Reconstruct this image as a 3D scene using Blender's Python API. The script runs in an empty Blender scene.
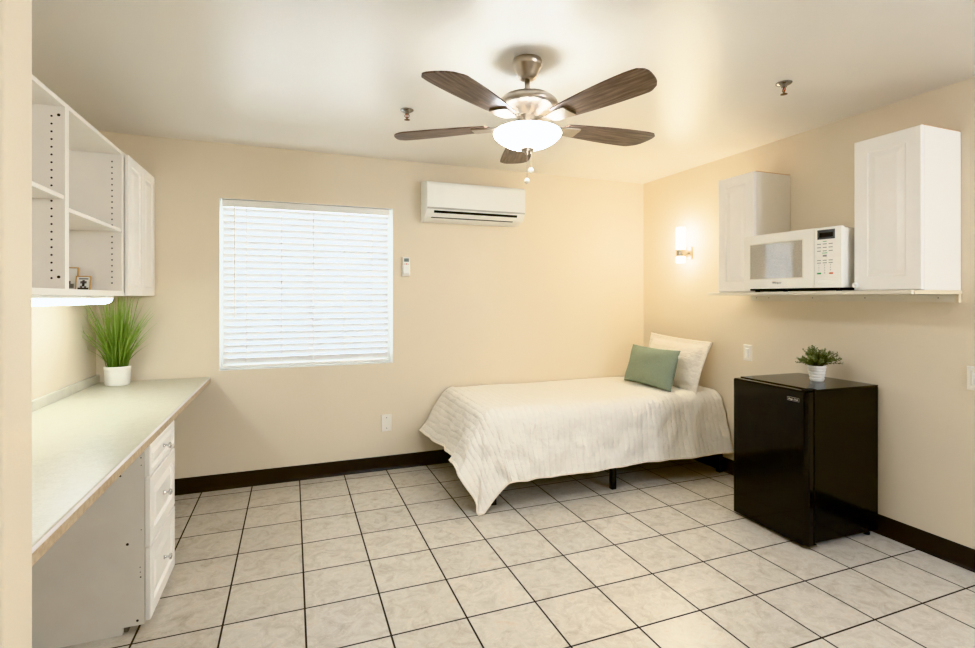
import bpy, bmesh, math, random
from mathutils import Vector, Matrix
random.seed(7)
SC = bpy.context.scene
COL = SC.collection
PI = math.pi
# ---------------------------------------------------------------- dimensions (metres)
U = .311
D = 4.007            # back wall
XR = 3.131           # right wall
XL = -1.192          # left wall
HC = 2.431           # ceiling
HCAM = 1.3446
YR = -2.2            # rear wall, behind the camera
ZD = .793            # desk top
XD = -.533           # desk front edge

# ---------------------------------------------------------------- materials
def srgb(r, g, b):
    f = lambda c: (c/255/12.92) if c/255 <= .04045 else ((c/255+.055)/1.055)**2.4
    return (f(r), f(g), f(b), 1)

class NT:
    def __init__(s, name):
        s.m = bpy.data.materials.new(name); s.m.use_nodes = True
        s.t = s.m.node_tree; s.n = s.t.nodes; s.l = s.t.links
        s.b = s.n['Principled BSDF']; s.out = s.n['Material Output']
    def add(s, typ, **kw):
        n = s.n.new(typ)
        for k, v in kw.items():
            if k.startswith('i_'): n.inputs[k[2:].replace('_', ' ')].default_value = v
            else: setattr(n, k, v)
        return n
    def link(s, a, b): s.l.new(a, b)
    def obj(s):
        return s.add('ShaderNodeTexCoord').outputs['Object']
    def uv(s):
        return s.add('ShaderNodeTexCoord').outputs['UV']
    def noise(s, vec, scale, detail=3, rough=.5):
        n = s.add('ShaderNodeTexNoise'); n.inputs['Scale'].default_value = scale
        n.inputs['Detail'].default_value = detail; n.inputs['Roughness'].default_value = rough
        if vec is not None: s.link(vec, n.inputs['Vector'])
        return n.outputs['Fac']
    def ramp(s, fac, stops):
        n = s.add('ShaderNodeValToRGB'); e = n.color_ramp.elements
        while len(e) < len(stops): e.new(.5)
        for i, (p, c) in enumerate(stops): e[i].position = p; e[i].color = c
        s.link(fac, n.inputs['Fac']); return n.outputs['Color']
    def mix(s, fac, a, b, mode='MIX'):
        n = s.add('ShaderNodeMix', data_type='RGBA', blend_type=mode)
        if hasattr(fac, 'links') or hasattr(fac, 'is_linked'): s.link(fac, n.inputs[0])
        else: n.inputs[0].default_value = fac
        for v, k in ((a, 6), (b, 7)):
            if isinstance(v, tuple): n.inputs[k].default_value = v
            else: s.link(v, n.inputs[k])
        return n.outputs[2]
    def math(s, op, a, b=None, c=None):
        n = s.add('ShaderNodeMath', operation=op)
        for i, v in enumerate((a, b, c)):
            if v is None: continue
            if isinstance(v, (int, float)): n.inputs[i].default_value = v
            else: s.link(v, n.inputs[i])
        return n.outputs[0]
    def bump(s, h, strength, dist=.002, prev=None):
        n = s.add('ShaderNodeBump'); n.inputs['Strength'].default_value = strength
        n.inputs['Distance'].default_value = dist; s.link(h, n.inputs['Height'])
        if prev is not None: s.link(prev, n.inputs['Normal'])
        s.link(n.outputs['Normal'], s.b.inputs['Normal']); return n.outputs['Normal']
    def set(s, **kw):
        for k, v in kw.items(): s.b.inputs[k.replace('_', ' ')].default_value = v
        return s

def plain(name, col, rough=.5, metal=0, spec=.5, bump=0, bscale=200, var=.04):
    """procedural: slight colour and roughness variation from noise, optional fine bump"""
    t = NT(name); t.set(Roughness=rough, Metallic=metal); t.b.inputs['Specular IOR Level'].default_value = spec
    v = t.obj(); f = t.noise(v, 9, 4)
    lo = tuple(c*(1-var) for c in col[:3])+(1,); hi = tuple(min(1, c*(1+var)) for c in col[:3])+(1,)
    t.link(t.ramp(f, [(.3, lo), (.7, hi)]), t.b.inputs['Base Color'])
    if bump: t.bump(t.noise(v, bscale, 2), bump)
    return t.m

def emis(name, col, strength, base=(1, 1, 1, 1)):
    t = NT(name); t.set(Base_Color=base, Roughness=.35)
    t.b.inputs['Emission Color'].default_value = col; t.b.inputs['Emission Strength'].default_value = strength
    f = t.noise(t.obj(), 6, 2)
    t.link(t.ramp(f, [(0, tuple(c*.97 for c in base[:3])+(1,)), (1, base)]), t.b.inputs['Base Color'])
    return t.m

def paint(name, col, rough, spec, b1, b2):
    t = NT(name); t.set(Roughness=rough); t.b.inputs['Specular IOR Level'].default_value = spec
    v = t.obj(); f = t.noise(v, 1.3, 4)
    t.link(t.ramp(f, [(.3, tuple(c*.97 for c in col[:3])+(1,)), (.7, col)]), t.b.inputs['Base Color'])
    n = t.bump(t.noise(v, 220, 3), b1*1.6, .0018)
    t.bump(t.noise(v, 60, 3), b2, .004, n)
    return t.m

M = {}
M['wall'] = paint('wall_paint', srgb(231, 220, 198), .5, .3, .3, .12)
M['ceil'] = paint('ceiling_paint', srgb(232, 229, 222), .28, .55, .3, .1)
M['base'] = plain('vinyl_base', srgb(34, 26, 20), .35, 0, .4, .1, 60)
M['white'] = plain('white_melamine', srgb(240, 236, 228), .38, 0, .4, 0, var=.015)
M['white_door'] = plain('white_thermofoil', srgb(244, 241, 236), .32, 0, .45, .05, 120, var=.012)
M['white_side'] = plain('white_panel', srgb(226, 222, 212), .45, 0, .35, 0, var=.03)
M['dark'] = plain('dark_hole', srgb(40, 30, 22), .8)
M['tan_edge'] = plain('tan_board_edge', srgb(196, 158, 104), .7, 0, .3, .2, 300, var=.12)
M['plastic'] = plain('white_plastic', srgb(240, 239, 234), .3, 0, .5, 0, var=.01)
M['plate'] = plain('plate_plastic', srgb(238, 234, 224), .35, 0, .5, 0, var=.01)
M['groove'] = plain('shadow_gap', srgb(120, 116, 108), .7)
M['acgrey'] = plain('light_grey_trim', srgb(188, 185, 180), .4)
M['black_slot'] = plain('black_slot', srgb(10, 9, 8), .8, 0, .2)
M['black_metal'] = plain('black_metal', srgb(18, 17, 16), .4, 0, .5)
M['fridge'] = plain('black_gloss', srgb(15, 14, 14), .1, 0, .32, 0, var=.1)
M['fridge_side'] = plain('black_side', srgb(14, 13, 13), .14, 0, .28, .03, 500, var=.1)
M['chrome'] = plain('chrome', srgb(150, 145, 138), .2, 1, .5)
M['knob'] = plain('polished_chrome', srgb(215, 215, 215), .12, 1, .5)
M['nickel'] = plain('brushed_nickel', srgb(190, 180, 166), .3, 1, .5, .06, 300)
M['brass'] = plain('aged_brass', srgb(120, 92, 60), .3, 1, .5)
M['red'] = plain('red_bulb', srgb(180, 50, 20), .2)
M['crystal'] = plain('crystal', srgb(225, 220, 210), .08, 0, .9)
M['pot'] = plain('white_ceramic', srgb(240, 238, 230), .3, 0, .5, 0, var=.015)
M['soil'] = plain('moss', srgb(62, 60, 34), .9, 0, .2, .6, 90, var=.3)
M['gold'] = plain('gold_frame', srgb(205, 170, 116), .4, .2, .5)
M['grey_print'] = plain('grey_print', srgb(120, 116, 112), .6, var=.3)
M['ink'] = plain('dark_print', srgb(66, 60, 58), .6, var=.2)
M['lightgrey'] = plain('mid_grey', srgb(150, 146, 140), .6)
M['green_ink'] = plain('green_print', srgb(70, 160, 80), .6)
M['orange_ink'] = plain('orange_print', srgb(214, 110, 50), .6)
M['panel_dark'] = plain('display_bezel', srgb(66, 66, 64), .35)
M['lcd'] = plain('lcd_grey', srgb(110, 118, 108), .3)
M['display'] = plain('dark_display', srgb(26, 20, 18), .15)
M['mw'] = plain('bisque_plastic', srgb(243, 240, 231), .18, 0, .55, 0, var=.01)
M['pale_wood'] = plain('pale_edge', srgb(224, 212, 184), .5, 0, .3, .1, 200, var=.05)
M['shelfboard'] = plain('shelf_white', srgb(226, 220, 204), .4, 0, .4, .05, 100, var=.03)
M['green'] = None
M['mattress'] = plain('mattress_ticking', srgb(222, 218, 208), .8, 0, .2, .2, 300)

def mat_tiles():
    t = NT('floor_tiles'); v = t.obj()
    mp = t.add('ShaderNodeMapping'); mp.inputs['Location'].default_value = (1.8784*U, -(13.5247-14)*U, 0)
    t.link(v, mp.inputs['Vector'])
    br = t.add('ShaderNodeTexBrick', offset=0.0, squash=1.0)
    br.inputs['Scale'].default_value = 1; br.inputs['Brick Width'].default_value = 1.0208*U
    br.inputs['Row Height'].default_value = U; br.inputs['Mortar Size'].default_value = .0042
    br.inputs['Mortar Smooth'].default_value = .15; br.inputs['Bias'].default_value = 0
    br.inputs['Color1'].default_value = (0, 0, 0, 1); br.inputs['Color2'].default_value = (1, 1, 1, 1)
    br.inputs['Mortar'].default_value = (.5, .5, .5, 1)
    t.link(mp.outputs[0], br.inputs['Vector'])
    # marbling shifted per tile
    sh = t.add('ShaderNodeVectorMath', operation='SCALE'); sh.inputs['Scale'].default_value = 13
    t.link(br.outputs['Color'], sh.inputs[0])
    ad = t.add('ShaderNodeVectorMath', operation='ADD'); t.link(v, ad.inputs[0]); t.link(sh.outputs[0], ad.inputs[1])
    n1 = t.add('ShaderNodeTexNoise'); n1.inputs['Scale'].default_value = 12; n1.inputs['Detail'].default_value = 6
    n1.inputs['Roughness'].default_value = .62; n1.inputs['Distortion'].default_value = 1.2; t.link(ad.outputs[0], n1.inputs['Vector'])
    c1 = t.ramp(n1.outputs['Fac'], [(.25, srgb(186, 176, 160)), (.42, srgb(202, 194, 179)), (.58, srgb(213, 207, 194)), (.75, srgb(210, 192, 168))])
    n2 = t.add('ShaderNodeTexNoise'); n2.inputs['Scale'].default_value = 11; n2.inputs['Detail'].default_value = 5; n2.inputs['Distortion'].default_value = 2.5
    t.link(ad.outputs[0], n2.inputs['Vector'])
    ve = t.math('ABSOLUTE', t.math('SUBTRACT', n2.outputs['Fac'], .5))
    vein = t.ramp(ve, [(0, (1, 1, 1, 1)), (.03, (0, 0, 0, 1))])
    sw = t.math('MULTIPLY', vein, .35)
    c2 = t.mix(sw, c1, srgb(232, 224, 210))
    sep = t.add('ShaderNodeSeparateColor'); t.link(br.outputs['Color'], sep.inputs[0])
    tint = t.ramp(sep.outputs[0], [(0, (.93, .93, .93, 1)), (1, (1.0, 1.0, 1.0, 1))])
    c3 = t.mix(1.0, c2, tint, 'MULTIPLY')
    c4 = t.mix(br.outputs['Fac'], c3, srgb(44, 34, 27))
    t.link(c4, t.b.inputs['Base Color'])
    r = t.ramp(br.outputs['Fac'], [(0, (.27, .27, .27, 1)), (1, (.9, .9, .9, 1))]); t.link(r, t.b.inputs['Roughness'])
    t.b.inputs['Specular IOR Level'].default_value = .55
    inv = t.math('SUBTRACT', 1, br.outputs['Fac'])
    n = t.bump(inv, .5, .002); t.bump(t.noise(v, 60, 3), .12, .001, n)
    return t.m
M['tiles'] = mat_tiles()

def mat_quilt(name, col, chan, cross):
    t = NT(name); t.set(Roughness=.85); t.b.inputs['Specular IOR Level'].default_value = .15
    t.b.inputs['Sheen Weight'].default_value = .15
    uv = t.uv(); sp = t.add('ShaderNodeSeparateXYZ'); t.link(uv, sp.inputs[0])
    wob = t.math('MULTIPLY', t.noise(uv, 14, 2), .010)
    x = t.math('ADD', sp.outputs['X'], wob)
    def puff(c, per, p):
        s = t.math('ABSOLUTE', t.math('SINE', t.math('MULTIPLY', c, PI/per)))
        return t.math('POWER', s, p)
    h1 = puff(x, chan, .5); h2 = puff(t.math('ADD', sp.outputs['Y'], wob), cross, .25)
    h = t.math('ADD', t.math('MULTIPLY', h1, .8), t.math('MULTIPLY', h2, .5))
    n = t.bump(h, .6, .008)
    pk = t.add('ShaderNodeTexNoise'); pk.inputs['Scale'].default_value = 42; pk.inputs['Detail'].default_value = 3
    t.link(uv, pk.inputs['Vector']); n = t.bump(pk.outputs['Fac'], .7, .008, n)
    n = t.bump(t.noise(uv, 9, 3), .6, .03, n)
    dk = tuple(c*.86 for c in col[:3])+(1,)  # darker stitch lines: crease shade between the puffs put into the colour
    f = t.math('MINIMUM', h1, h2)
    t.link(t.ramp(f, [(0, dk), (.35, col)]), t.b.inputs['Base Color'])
    return t.m
M['quilt'] = mat_quilt('cream_quilt', srgb(245, 240, 230), .043, .14)
M['sham'] = mat_quilt('cream_sham', srgb(243, 236, 224), .6, .048)
M['quilt_edge'] = plain('quilt_binding', srgb(242, 233, 218), .85, 0, .1, .3, 200)

def mat_fabric(name, c1, c2):
    t = NT(name); t.set(Roughness=.9); t.b.inputs['Specular IOR Level'].default_value = .1
    uv = t.uv(); w = t.add('ShaderNodeTexWave', wave_type='BANDS', bands_direction='DIAGONAL'); w.inputs['Scale'].default_value = 60
    w.inputs['Distortion'].default_value = 2; t.link(uv, w.inputs['Vector'])
    f = t.math('ADD', t.math('MULTIPLY', w.outputs['Fac'], .5), t.math('MULTIPLY', t.noise(uv, 60, 3), .5))
    t.link(t.ramp(f, [(.3, c1), (.7, c2)]), t.b.inputs['Base Color'])
    n = t.bump(f, .4, .001); t.bump(t.noise(uv, 8, 2), .3, .01, n)
    return t.m
M['green'] = mat_fabric('sage_fabric', srgb(138, 150, 130), srgb(158, 167, 150))

def mat_blade():
    t = NT('weathered_wood'); t.set(Roughness=.42); t.b.inputs['Specular IOR Level'].default_value = .4
    uv = t.uv(); mp = t.add('ShaderNodeMapping'); mp.inputs['Scale'].default_value = (4, 45, 1); t.link(uv, mp.inputs[0])
    n = t.add('ShaderNodeTexNoise'); n.inputs['Scale'].default_value = 1.6; n.inputs['Detail'].default_value = 6; n.inputs['Roughness'].default_value = .6
    n.inputs['Distortion'].default_value = .5; t.link(mp.outputs[0], n.inputs['Vector'])
    t.link(t.ramp(n.outputs['Fac'], [(.28, srgb(70, 55, 44)), (.5, srgb(106, 88, 73)), (.72, srgb(140, 121, 104))]), t.b.inputs['Base Color'])
    t.bump(n.outputs['Fac'], .1, .001); return t.m
M['blade'] = mat_blade()

def mat_laminate():
    t = NT('speckled_laminate'); t.set(Roughness=.34); t.b.inputs['Specular IOR Level'].default_value = .45
    v = t.obj(); f = t.math('ADD', t.math('MULTIPLY', t.noise(v, 130, 3), .6), t.math('MULTIPLY', t.noise(v, 26, 4), .4))
    t.link(t.ramp(f, [(.35, srgb(194, 189, 168)), (.52, srgb(202, 198, 178)), (.7, srgb(210, 206, 188))]), t.b.inputs['Base Color'])
    return t.m
M['laminate'] = mat_laminate()
def mat_edge():
    t = NT('laminate_edge'); t.set(Roughness=.45)
    v = t.obj(); f = t.noise(v, 60, 4)
    t.link(t.ramp(f, [(.35, srgb(176, 156, 126)), (.65, srgb(198, 180, 152))]), t.b.inputs['Base Color']); return t.m
M['edge'] = mat_edge()
M['edge_line'] = plain('edge_strip', srgb(226, 222, 222), .3)
M['splash'] = plain('backsplash_laminate', srgb(206, 202, 186), .4, 0, .4, .1, 200, var=.08)

def mat_leaf(name, c1, c2, c3, tr=.25):
    t = NT(name); t.set(Roughness=.45); t.b.inputs['Specular IOR Level'].default_value = .35
    uv = t.uv(); sp = t.add('ShaderNodeSeparateXYZ'); t.link(uv, sp.inputs[0])
    f = t.math('ADD', t.math('MULTIPLY', sp.outputs['Y'], .7), t.math('MULTIPLY', sp.outputs['X'], .3))
    c = t.ramp(f, [(0, c1), (.5, c2), (1, c3)])
    t.link(c, t.b.inputs['Base Color'])
    tl = t.add('ShaderNodeBsdfTranslucent'); t.link(c, tl.inputs['Color'])
    mx = t.add('ShaderNodeMixShader'); mx.inputs[0].default_value = tr
    t.link(t.b.outputs[0], mx.inputs[1]); t.link(tl.outputs[0], mx.inputs[2]); t.link(mx.outputs[0], t.out.inputs['Surface'])
    return t.m
M['grass'] = mat_leaf('grass_blades', srgb(80, 104, 48), srgb(142, 168, 84), srgb(200, 216, 136))
M['leaf'] = mat_leaf('boxwood_leaves', srgb(76, 86, 58), srgb(126, 136, 94), srgb(184, 188, 142))

def mat_slat():
    t = NT('blind_slat'); t.set(Roughness=.4)
    c = t.ramp(t.noise(t.obj(), 4, 2), [(0, srgb(244, 244, 244)), (1, srgb(250, 250, 250))])
    t.link(c, t.b.inputs['Base Color'])
    tl = t.add('ShaderNodeBsdfTranslucent'); tl.inputs['Color'].default_value = (.95, .97, 1, 1)
    mx = t.add('ShaderNodeMixShader'); mx.inputs[0].default_value = .03
    t.link(t.b.outputs[0], mx.inputs[1]); t.link(tl.outputs[0], mx.inputs[2]); t.link(mx.outputs[0], t.out.inputs['Surface'])
    return t.m
M['slat'] = mat_slat()
def mat_glass():
    t = NT('window_glass'); g = t.add('ShaderNodeBsdfGlossy'); g.inputs['Roughness'].default_value = .02
    tr = t.add('ShaderNodeBsdfTransparent'); tr.inputs['Color'].default_value = (.95, .98, .97, 1)
    fr = t.add('ShaderNodeFresnel'); fr.inputs['IOR'].default_value = 1.45
    mx = t.add('ShaderNodeMixShader'); t.link(fr.outputs[0], mx.inputs[0]); t.link(tr.outputs[0], mx.inputs[1]); t.link(g.outputs[0], mx.inputs[2])
    t.link(mx.outputs[0], t.out.inputs['Surface']); return t.m
M['glass'] = mat_glass()
def mat_mwglass():
    t = NT('microwave_door_glass'); t.set(Roughness=.06); t.b.inputs['Specular IOR Level'].default_value = .9
    v = t.obj(); vo = t.add('ShaderNodeTexVoronoi'); vo.inputs['Scale'].default_value = 260; t.link(v, vo.inputs['Vector'])
    t.link(t.ramp(vo.outputs['Distance'], [(.2, srgb(146, 140, 130)), (.5, srgb(178, 171, 158))]), t.b.inputs['Base Color'])
    return t.m
M['mwglass'] = mat_mwglass()
for k, v in (('Coat Weight', 1.0), ('Coat IOR', 2.2), ('Coat Roughness', .03)): M['mwglass'].node_tree.nodes['Principled BSDF'].inputs[k].default_value = v
M['globe'] = emis('lit_frosted_glass', (1, .93, .80, 1), 23.0)
M['sconce_glass'] = emis('lit_sconce_glass', (1, .79, .48, 1), 55.0)
M['tube'] = emis('fluorescent_tube', (1, .95, .82, 1), 8.0)

# ---------------------------------------------------------------- mesh helpers (world coordinates)
def origin(o):
    p = Vector((0, 0, 0))
    while o is not None: p += o.location; o = o.parent
    return p

def obj(name, bm, mats, parent=None, smooth=False, label=None):
    if not isinstance(mats, (list, tuple)): mats = [mats]
    me = bpy.data.meshes.new(name)
    if parent is not None: bmesh.ops.translate(bm, verts=bm.verts, vec=-origin(parent))
    bm.normal_update(); bm.to_mesh(me); bm.free()
    for m in mats: me.materials.append(m)
    if smooth:
        me.polygons.foreach_set('use_smooth', [True]*len(me.polygons)); me.update()
    o = bpy.data.objects.new(name, me); COL.objects.link(o)
    if parent is not None: o.parent = parent
    if label: o['label'] = label
    return o

def thing(name, loc, label, cat, group=None):
    o = bpy.data.objects.new(name, None); o.location = loc; o.empty_display_size = .05; COL.objects.link(o)
    o['label'] = label; o['category'] = cat
    if group: o['group'] = group
    return o
def tag(o, label, cat, group=None):
    o['label'] = label; o['category'] = cat
    if group: o['group'] = group
    return o
def struct(name, bm, m, parent=None):
    o = obj(name, bm, m, parent)
    if parent is None: o['kind'] = 'structure'
    return o

def box(bm, lo, hi, bev=0, seg=2, mi=0, rot=None, pivot=None):
    c = [(a+b)/2 for a, b in zip(lo, hi)]; s = [abs(b-a) for a, b in zip(lo, hi)]
    r = bmesh.ops.create_cube(bm, size=1, matrix=Matrix.Translation(c) @ Matrix.Diagonal((*s, 1)))
    vs = r['verts']; fs = list({f for v in vs for f in v.link_faces})
    for f in fs: f.material_index = mi
    if bev:
        es = list({e for v in vs for e in v.link_edges})
        rr = bmesh.ops.bevel(bm, geom=es, offset=min(bev, min(s)*.45), segments=seg, affect='EDGES', profile=.5, material=-1)
        vs = list({v for f in rr['faces'] for v in f.verts} | {v for v in vs if v.is_valid})
    if rot is not None:
        p = Vector(pivot if pivot else c)
        bmesh.ops.transform(bm, matrix=Matrix.Translation(p) @ rot @ Matrix.Translation(-p), verts=vs)
    return vs

def lathe(bm, c, prof, n=32, axis='Z', mi=0, cap=True):
    """prof: list of (radius, height) along axis from point c"""
    rings = []
    for r, h in prof:
        ring = []
        for k in range(n):
            a = 2*PI*k/n; x, y = r*math.cos(a), r*math.sin(a)
            p = {'Z': (x, y, h), 'X': (h, x, y), 'Y': (x, h, y)}[axis]
            ring.append(bm.verts.new(Vector(c)+Vector(p)))
        rings.append(ring)
    fs = []
    for a, b in zip(rings, rings[1:]):
        for k in range(n): fs.append(bm.faces.new((a[k], a[(k+1) % n], b[(k+1) % n], b[k])))
    if cap:
        for ring in (rings[0], rings[-1]):
            try: fs.append(bm.faces.new(ring))
            except ValueError: pass
    for f in fs: f.material_index = mi
    bmesh.ops.recalc_face_normals(bm, faces=fs)
    return rings

def tube(bm, pts, r, n=8, mi=0):
    pts = [Vector(p) for p in pts]; rings = []
    for i, p in enumerate(pts):
        d = (pts[min(i+1, len(pts)-1)]-pts[max(i-1, 0)]).normalized()
        up = Vector((0, 0, 1)) if abs(d.z) < .9 else Vector((1, 0, 0))
        a = d.cross(up).normalized(); b = d.cross(a).normalized()
        rr = r[i] if isinstance(r, (list, tuple)) else r
        rings.append([bm.verts.new(p+a*rr*math.cos(2*PI*k/n)+b*rr*math.sin(2*PI*k/n)) for k in range(n)])
    fs = []
    for a, b in zip(rings, rings[1:]):
        for k in range(n): fs.append(bm.faces.new((a[k], a[(k+1) % n], b[(k+1) % n], b[k])))
    fs.append(bm.faces.new(rings[0])); fs.append(bm.faces.new(rings[-1]))
    for f in fs: f.material_index = mi
    bmesh.ops.recalc_face_normals(bm, faces=fs)

def nested(bm, o, r, u, n, w, h, loops, mi=0, back=True):
    """door / plate front: nested rectangular loops [(inset, height)], o lower-left corner, r right, u up, n outward"""
    o, r, u, n = Vector(o), Vector(r), Vector(u), Vector(n); prev = None; fs = []
    for ins, ht in loops:
        q = [o+r*ins+u*ins+n*ht, o+r*(w-ins)+u*ins+n*ht, o+r*(w-ins)+u*(h-ins)+n*ht, o+r*ins+u*(h-ins)+n*ht]
        vs = [bm.verts.new(p) for p in q]
        if prev is None:
            if back: fs.append(bm.faces.new(vs[::-1]))
        else:
            for k in range(4): fs.append(bm.faces.new((prev[k], prev[(k+1) % 4], vs[(k+1) % 4], vs[k])))
        prev = vs
    fs.append(bm.faces.new(prev))
    for f in fs: f.material_index = mi
    return fs
def raised(t, stile, depth=.007):
    return [(0, 0), (0, t-.003), (.003, t), (stile, t), (stile+.006, t-depth), (stile+.014, t-depth), (stile+.040, t-.0015), (stile+.044, t-.0015)]

def text(name, body, size, pos, right, up, m, parent, depth=.0004, sx=1.0, bold=0):
    cu = bpy.data.curves.new(name, 'FONT'); cu.body = body; cu.size = size; cu.extrude = depth; cu.align_x = 'CENTER'; cu.align_y = 'CENTER'
    cu.offset = bold
    tmp = bpy.data.objects.new('tmp_text', cu); COL.objects.link(tmp)
    me = bpy.data.meshes.new_from_object(tmp.evaluated_get(bpy.context.evaluated_depsgraph_get()))
    COL.objects.unlink(tmp); bpy.data.objects.remove(tmp)
    r = Vector(right).normalized(); u = Vector(up).normalized(); n = r.cross(u)
    Mx = Matrix((( r.x*sx, u.x, n.x, pos[0]), (r.y*sx, u.y, n.y, pos[1]), (r.z*sx, u.z, n.z, pos[2]), (0, 0, 0, 1)))
    bm = bmesh.new(); bm.from_mesh(me); bmesh.ops.transform(bm, matrix=Mx, verts=bm.verts)
    return obj(name, bm, m, parent)

def B(): return bmesh.new()
X, Y, Z = Vector((1, 0, 0)), Vector((0, 1, 0)), Vector((0, 0, 1))

# ================================================================ SETTING
bm = B(); box(bm, (XL-.15, YR-.15, -.1), (XR+.15, D+.15, 0)); struct('floor', bm, M['tiles'])
bm = B(); box(bm, (XL-.15, YR-.15, HC), (XR+.15, D+.15, HC+.1)); struct('ceiling', bm, M['ceil'])
# window opening
WX0, WX1, WZ0, WZ1 = -.479, .740, .832, 2.046
bm = B()
for lo, hi in (((XL-.15, D, 0), (WX0, D+.15, HC)), ((WX1, D, 0), (XR+.15, D+.15, HC)), ((WX0, D, 0), (WX1, D+.15, WZ0)), ((WX0, D, WZ1), (WX1, D+.15, HC))):
    box(bm, lo, hi)
struct('wall_back', bm, M['wall'])
bm = B(); box(bm, (XL-.15, YR, 0), (XL, D, HC)); struct('wall_left', bm, M['wall'])
bm = B(); box(bm, (XR, YR, 0), (XR+.15, D, HC)); struct('wall_right', bm, M['wall'])
bm = B(); box(bm, (XL-.15, YR-.15, 0), (XR+.15, YR, HC)); struct('wall_rear', bm, M['wall'])
# short wall at the near left, with rounded bullnose corners
bm = B(); xs, y0, y1, rr = -.493, 1.185, 1.305, .012
pf = [(XL, y0), (xs-rr, y0)] + [(xs-rr+rr*math.sin(a), y0+rr-rr*math.cos(a)) for a in [PI/2*k/6 for k in range(1, 7)]]
pf += [(xs-rr+rr*math.cos(a), y1-rr+rr*math.sin(a)) for a in [PI/2*k/6 for k in range(0, 7)]] + [(XL, y1)]
lo = [bm.verts.new((x, y, 0)) for x, y in pf]; hi = [bm.verts.new((x, y, HC)) for x, y in pf]
for k in range(len(pf)): bm.faces.new((lo[k], lo[(k+1) % len(pf)], hi[(k+1) % len(pf)], hi[k]))
bm.faces.new(lo[::-1]); bm.faces.new(hi); struct('wall_near', bm, M['wall'])
# baseboards: vinyl cove base with a small toe
def cove(name, p0, p1, n):
    bm = B(); p0, p1, n = Vector(p0), Vector(p1), Vector(n)
    prof = [(0, 0), (.016, 0), (.015, .004), (.009, .012), (.006, .022), (.0055, .104), (.003, .108), (0, .108)]
    a = [bm.verts.new(p0+n*d+Z*h) for d, h in prof]; b = [bm.verts.new(p1+n*d+Z*h) for d, h in prof]
    for k in range(len(prof)): bm.faces.new((a[k], a[(k+1) % len(prof)], b[(k+1) % len(prof)], b[k]))
    bm.faces.new(a); bm.faces.new(b); bmesh.ops.recalc_face_normals(bm, faces=bm.faces)
    struct(name, bm, M['base'])
cove('baseboard_back', (XL, D, 0), (XR, D, 0), (0, -1, 0))
cove('baseboard_right', (XR, YR, 0), (XR, D, 0), (-1, 0, 0))
cove('baseboard_left', (XL, 1.31, 0), (XL, D, 0), (1, 0, 0))
# window: vinyl frame, mullion and pane, white reveal lining
bm = B(); f = .045; ya, yb = D+.10, D+.145
for lo, hi in (((WX0, ya, WZ0), (WX0+f, yb, WZ1)), ((WX1-f, ya, WZ0), (WX1, yb, WZ1)), ((WX0+f, ya, WZ0), (WX1-f, yb, WZ0+f)), ((WX0+f, ya, WZ1-f), (WX1-f, yb, WZ1)),
               (((WX0+WX1)/2-.02, ya, WZ0+f), ((WX0+WX1)/2+.02, yb, WZ1-f))): box(bm, lo, hi, .004)
win = bpy.data.objects.new('window_1', None); win.location = ((WX0+WX1)/2, D+.12, WZ0); COL.objects.link(win); win['kind'] = 'structure'
obj('window_frame', bm, M['plastic'], win)
bm = B(); box(bm, (WX0+f, D+.118, WZ0+f), (WX1-f, D+.124, WZ1-f)); obj('window_pane', bm, M['glass'], win)
bm = B(); l = .004
for lo, hi in (((WX0, D-.001, WZ0), (WX0+l, ya, WZ1)), ((WX1-l, D-.001, WZ0), (WX1, ya, WZ1)), ((WX0, D-.001, WZ0), (WX1, ya, WZ0+l)), ((WX0, D-.001, WZ1-l), (WX1, ya, WZ1))): box(bm, lo, hi)
obj('window_reveal', bm, M['plastic'], win)

# ================================================================ WINDOW BLIND
bx0, bx1 = WX0+.022, WX1-.032
bl = thing('window_blind', ((bx0+bx1)/2, D+.035, WZ0+.01), 'white horizontal slat blind lowered and closed over the window', 'blind')
bm = B(); box(bm, (bx0-.004, D+.004, WZ1-.058), (bx1+.004, D+.062, WZ1-.008), .003); obj('head_rail', bm, M['plastic'], bl)
bm = B(); ns = 24; ztop, zbot = WZ1-.085, WZ0+.062; tilt = math.radians(180-57)
for i in range(ns):
    zc = ztop+(zbot-ztop)*i/(ns-1); pts = []
    for k in range(5):
        s = (k/4-.5)*.050; crown = .003*(1-(2*k/4-1)**2)
        pts.append((D+.033+s*math.cos(tilt)-crown*math.sin(tilt), zc+s*math.sin(tilt)+crown*math.cos(tilt)))
    for side in (0, .0022):
        pass
    top = [[bm.verts.new((x, y-.001, z+.001)) for y, z in pts] for x in (bx0, bx1)]
    bot = [[bm.verts.new((x, y+.001, z-.001)) for y, z in pts] for x in (bx0, bx1)]
    for k in range(4):
        bm.faces.new((top[0][k], top[1][k], top[1][k+1], top[0][k+1])); bm.faces.new((bot[0][k], bot[0][k+1], bot[1][k+1], bot[1][k]))
    for k in (0, 4): bm.faces.new((top[0][k], bot[0][k], bot[1][k], top[1][k]))
obj('slats', bm, M['slat'], bl, smooth=True)
bm = B(); box(bm, (bx0, D+.012, WZ0+.012), (bx1, D+.058, WZ0+.034), .005); obj('bottom_rail', bm, M['plastic'], bl)
for fx in (.13, .33, .52, .71, .89):
    x = bx0+(bx1-bx0)*fx; bm = B()
    box(bm, (x-.0022, D+.0150, WZ0+.03), (x+.0022, D+.0158, WZ1-.05))
    obj('ladder_cord', bm, M['slat'], bl)
bm = B(); xw = bx0+.077; tube(bm, [(xw, D-.010, WZ1-.06), (xw, D-.011, 1.20)], .0042, 8); tube(bm, [(xw, D+.01, WZ1-.045), (xw, D-.010, WZ1-.06)], .003, 6)
obj('tilt_wand', bm, M['plastic'], bl)

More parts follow.
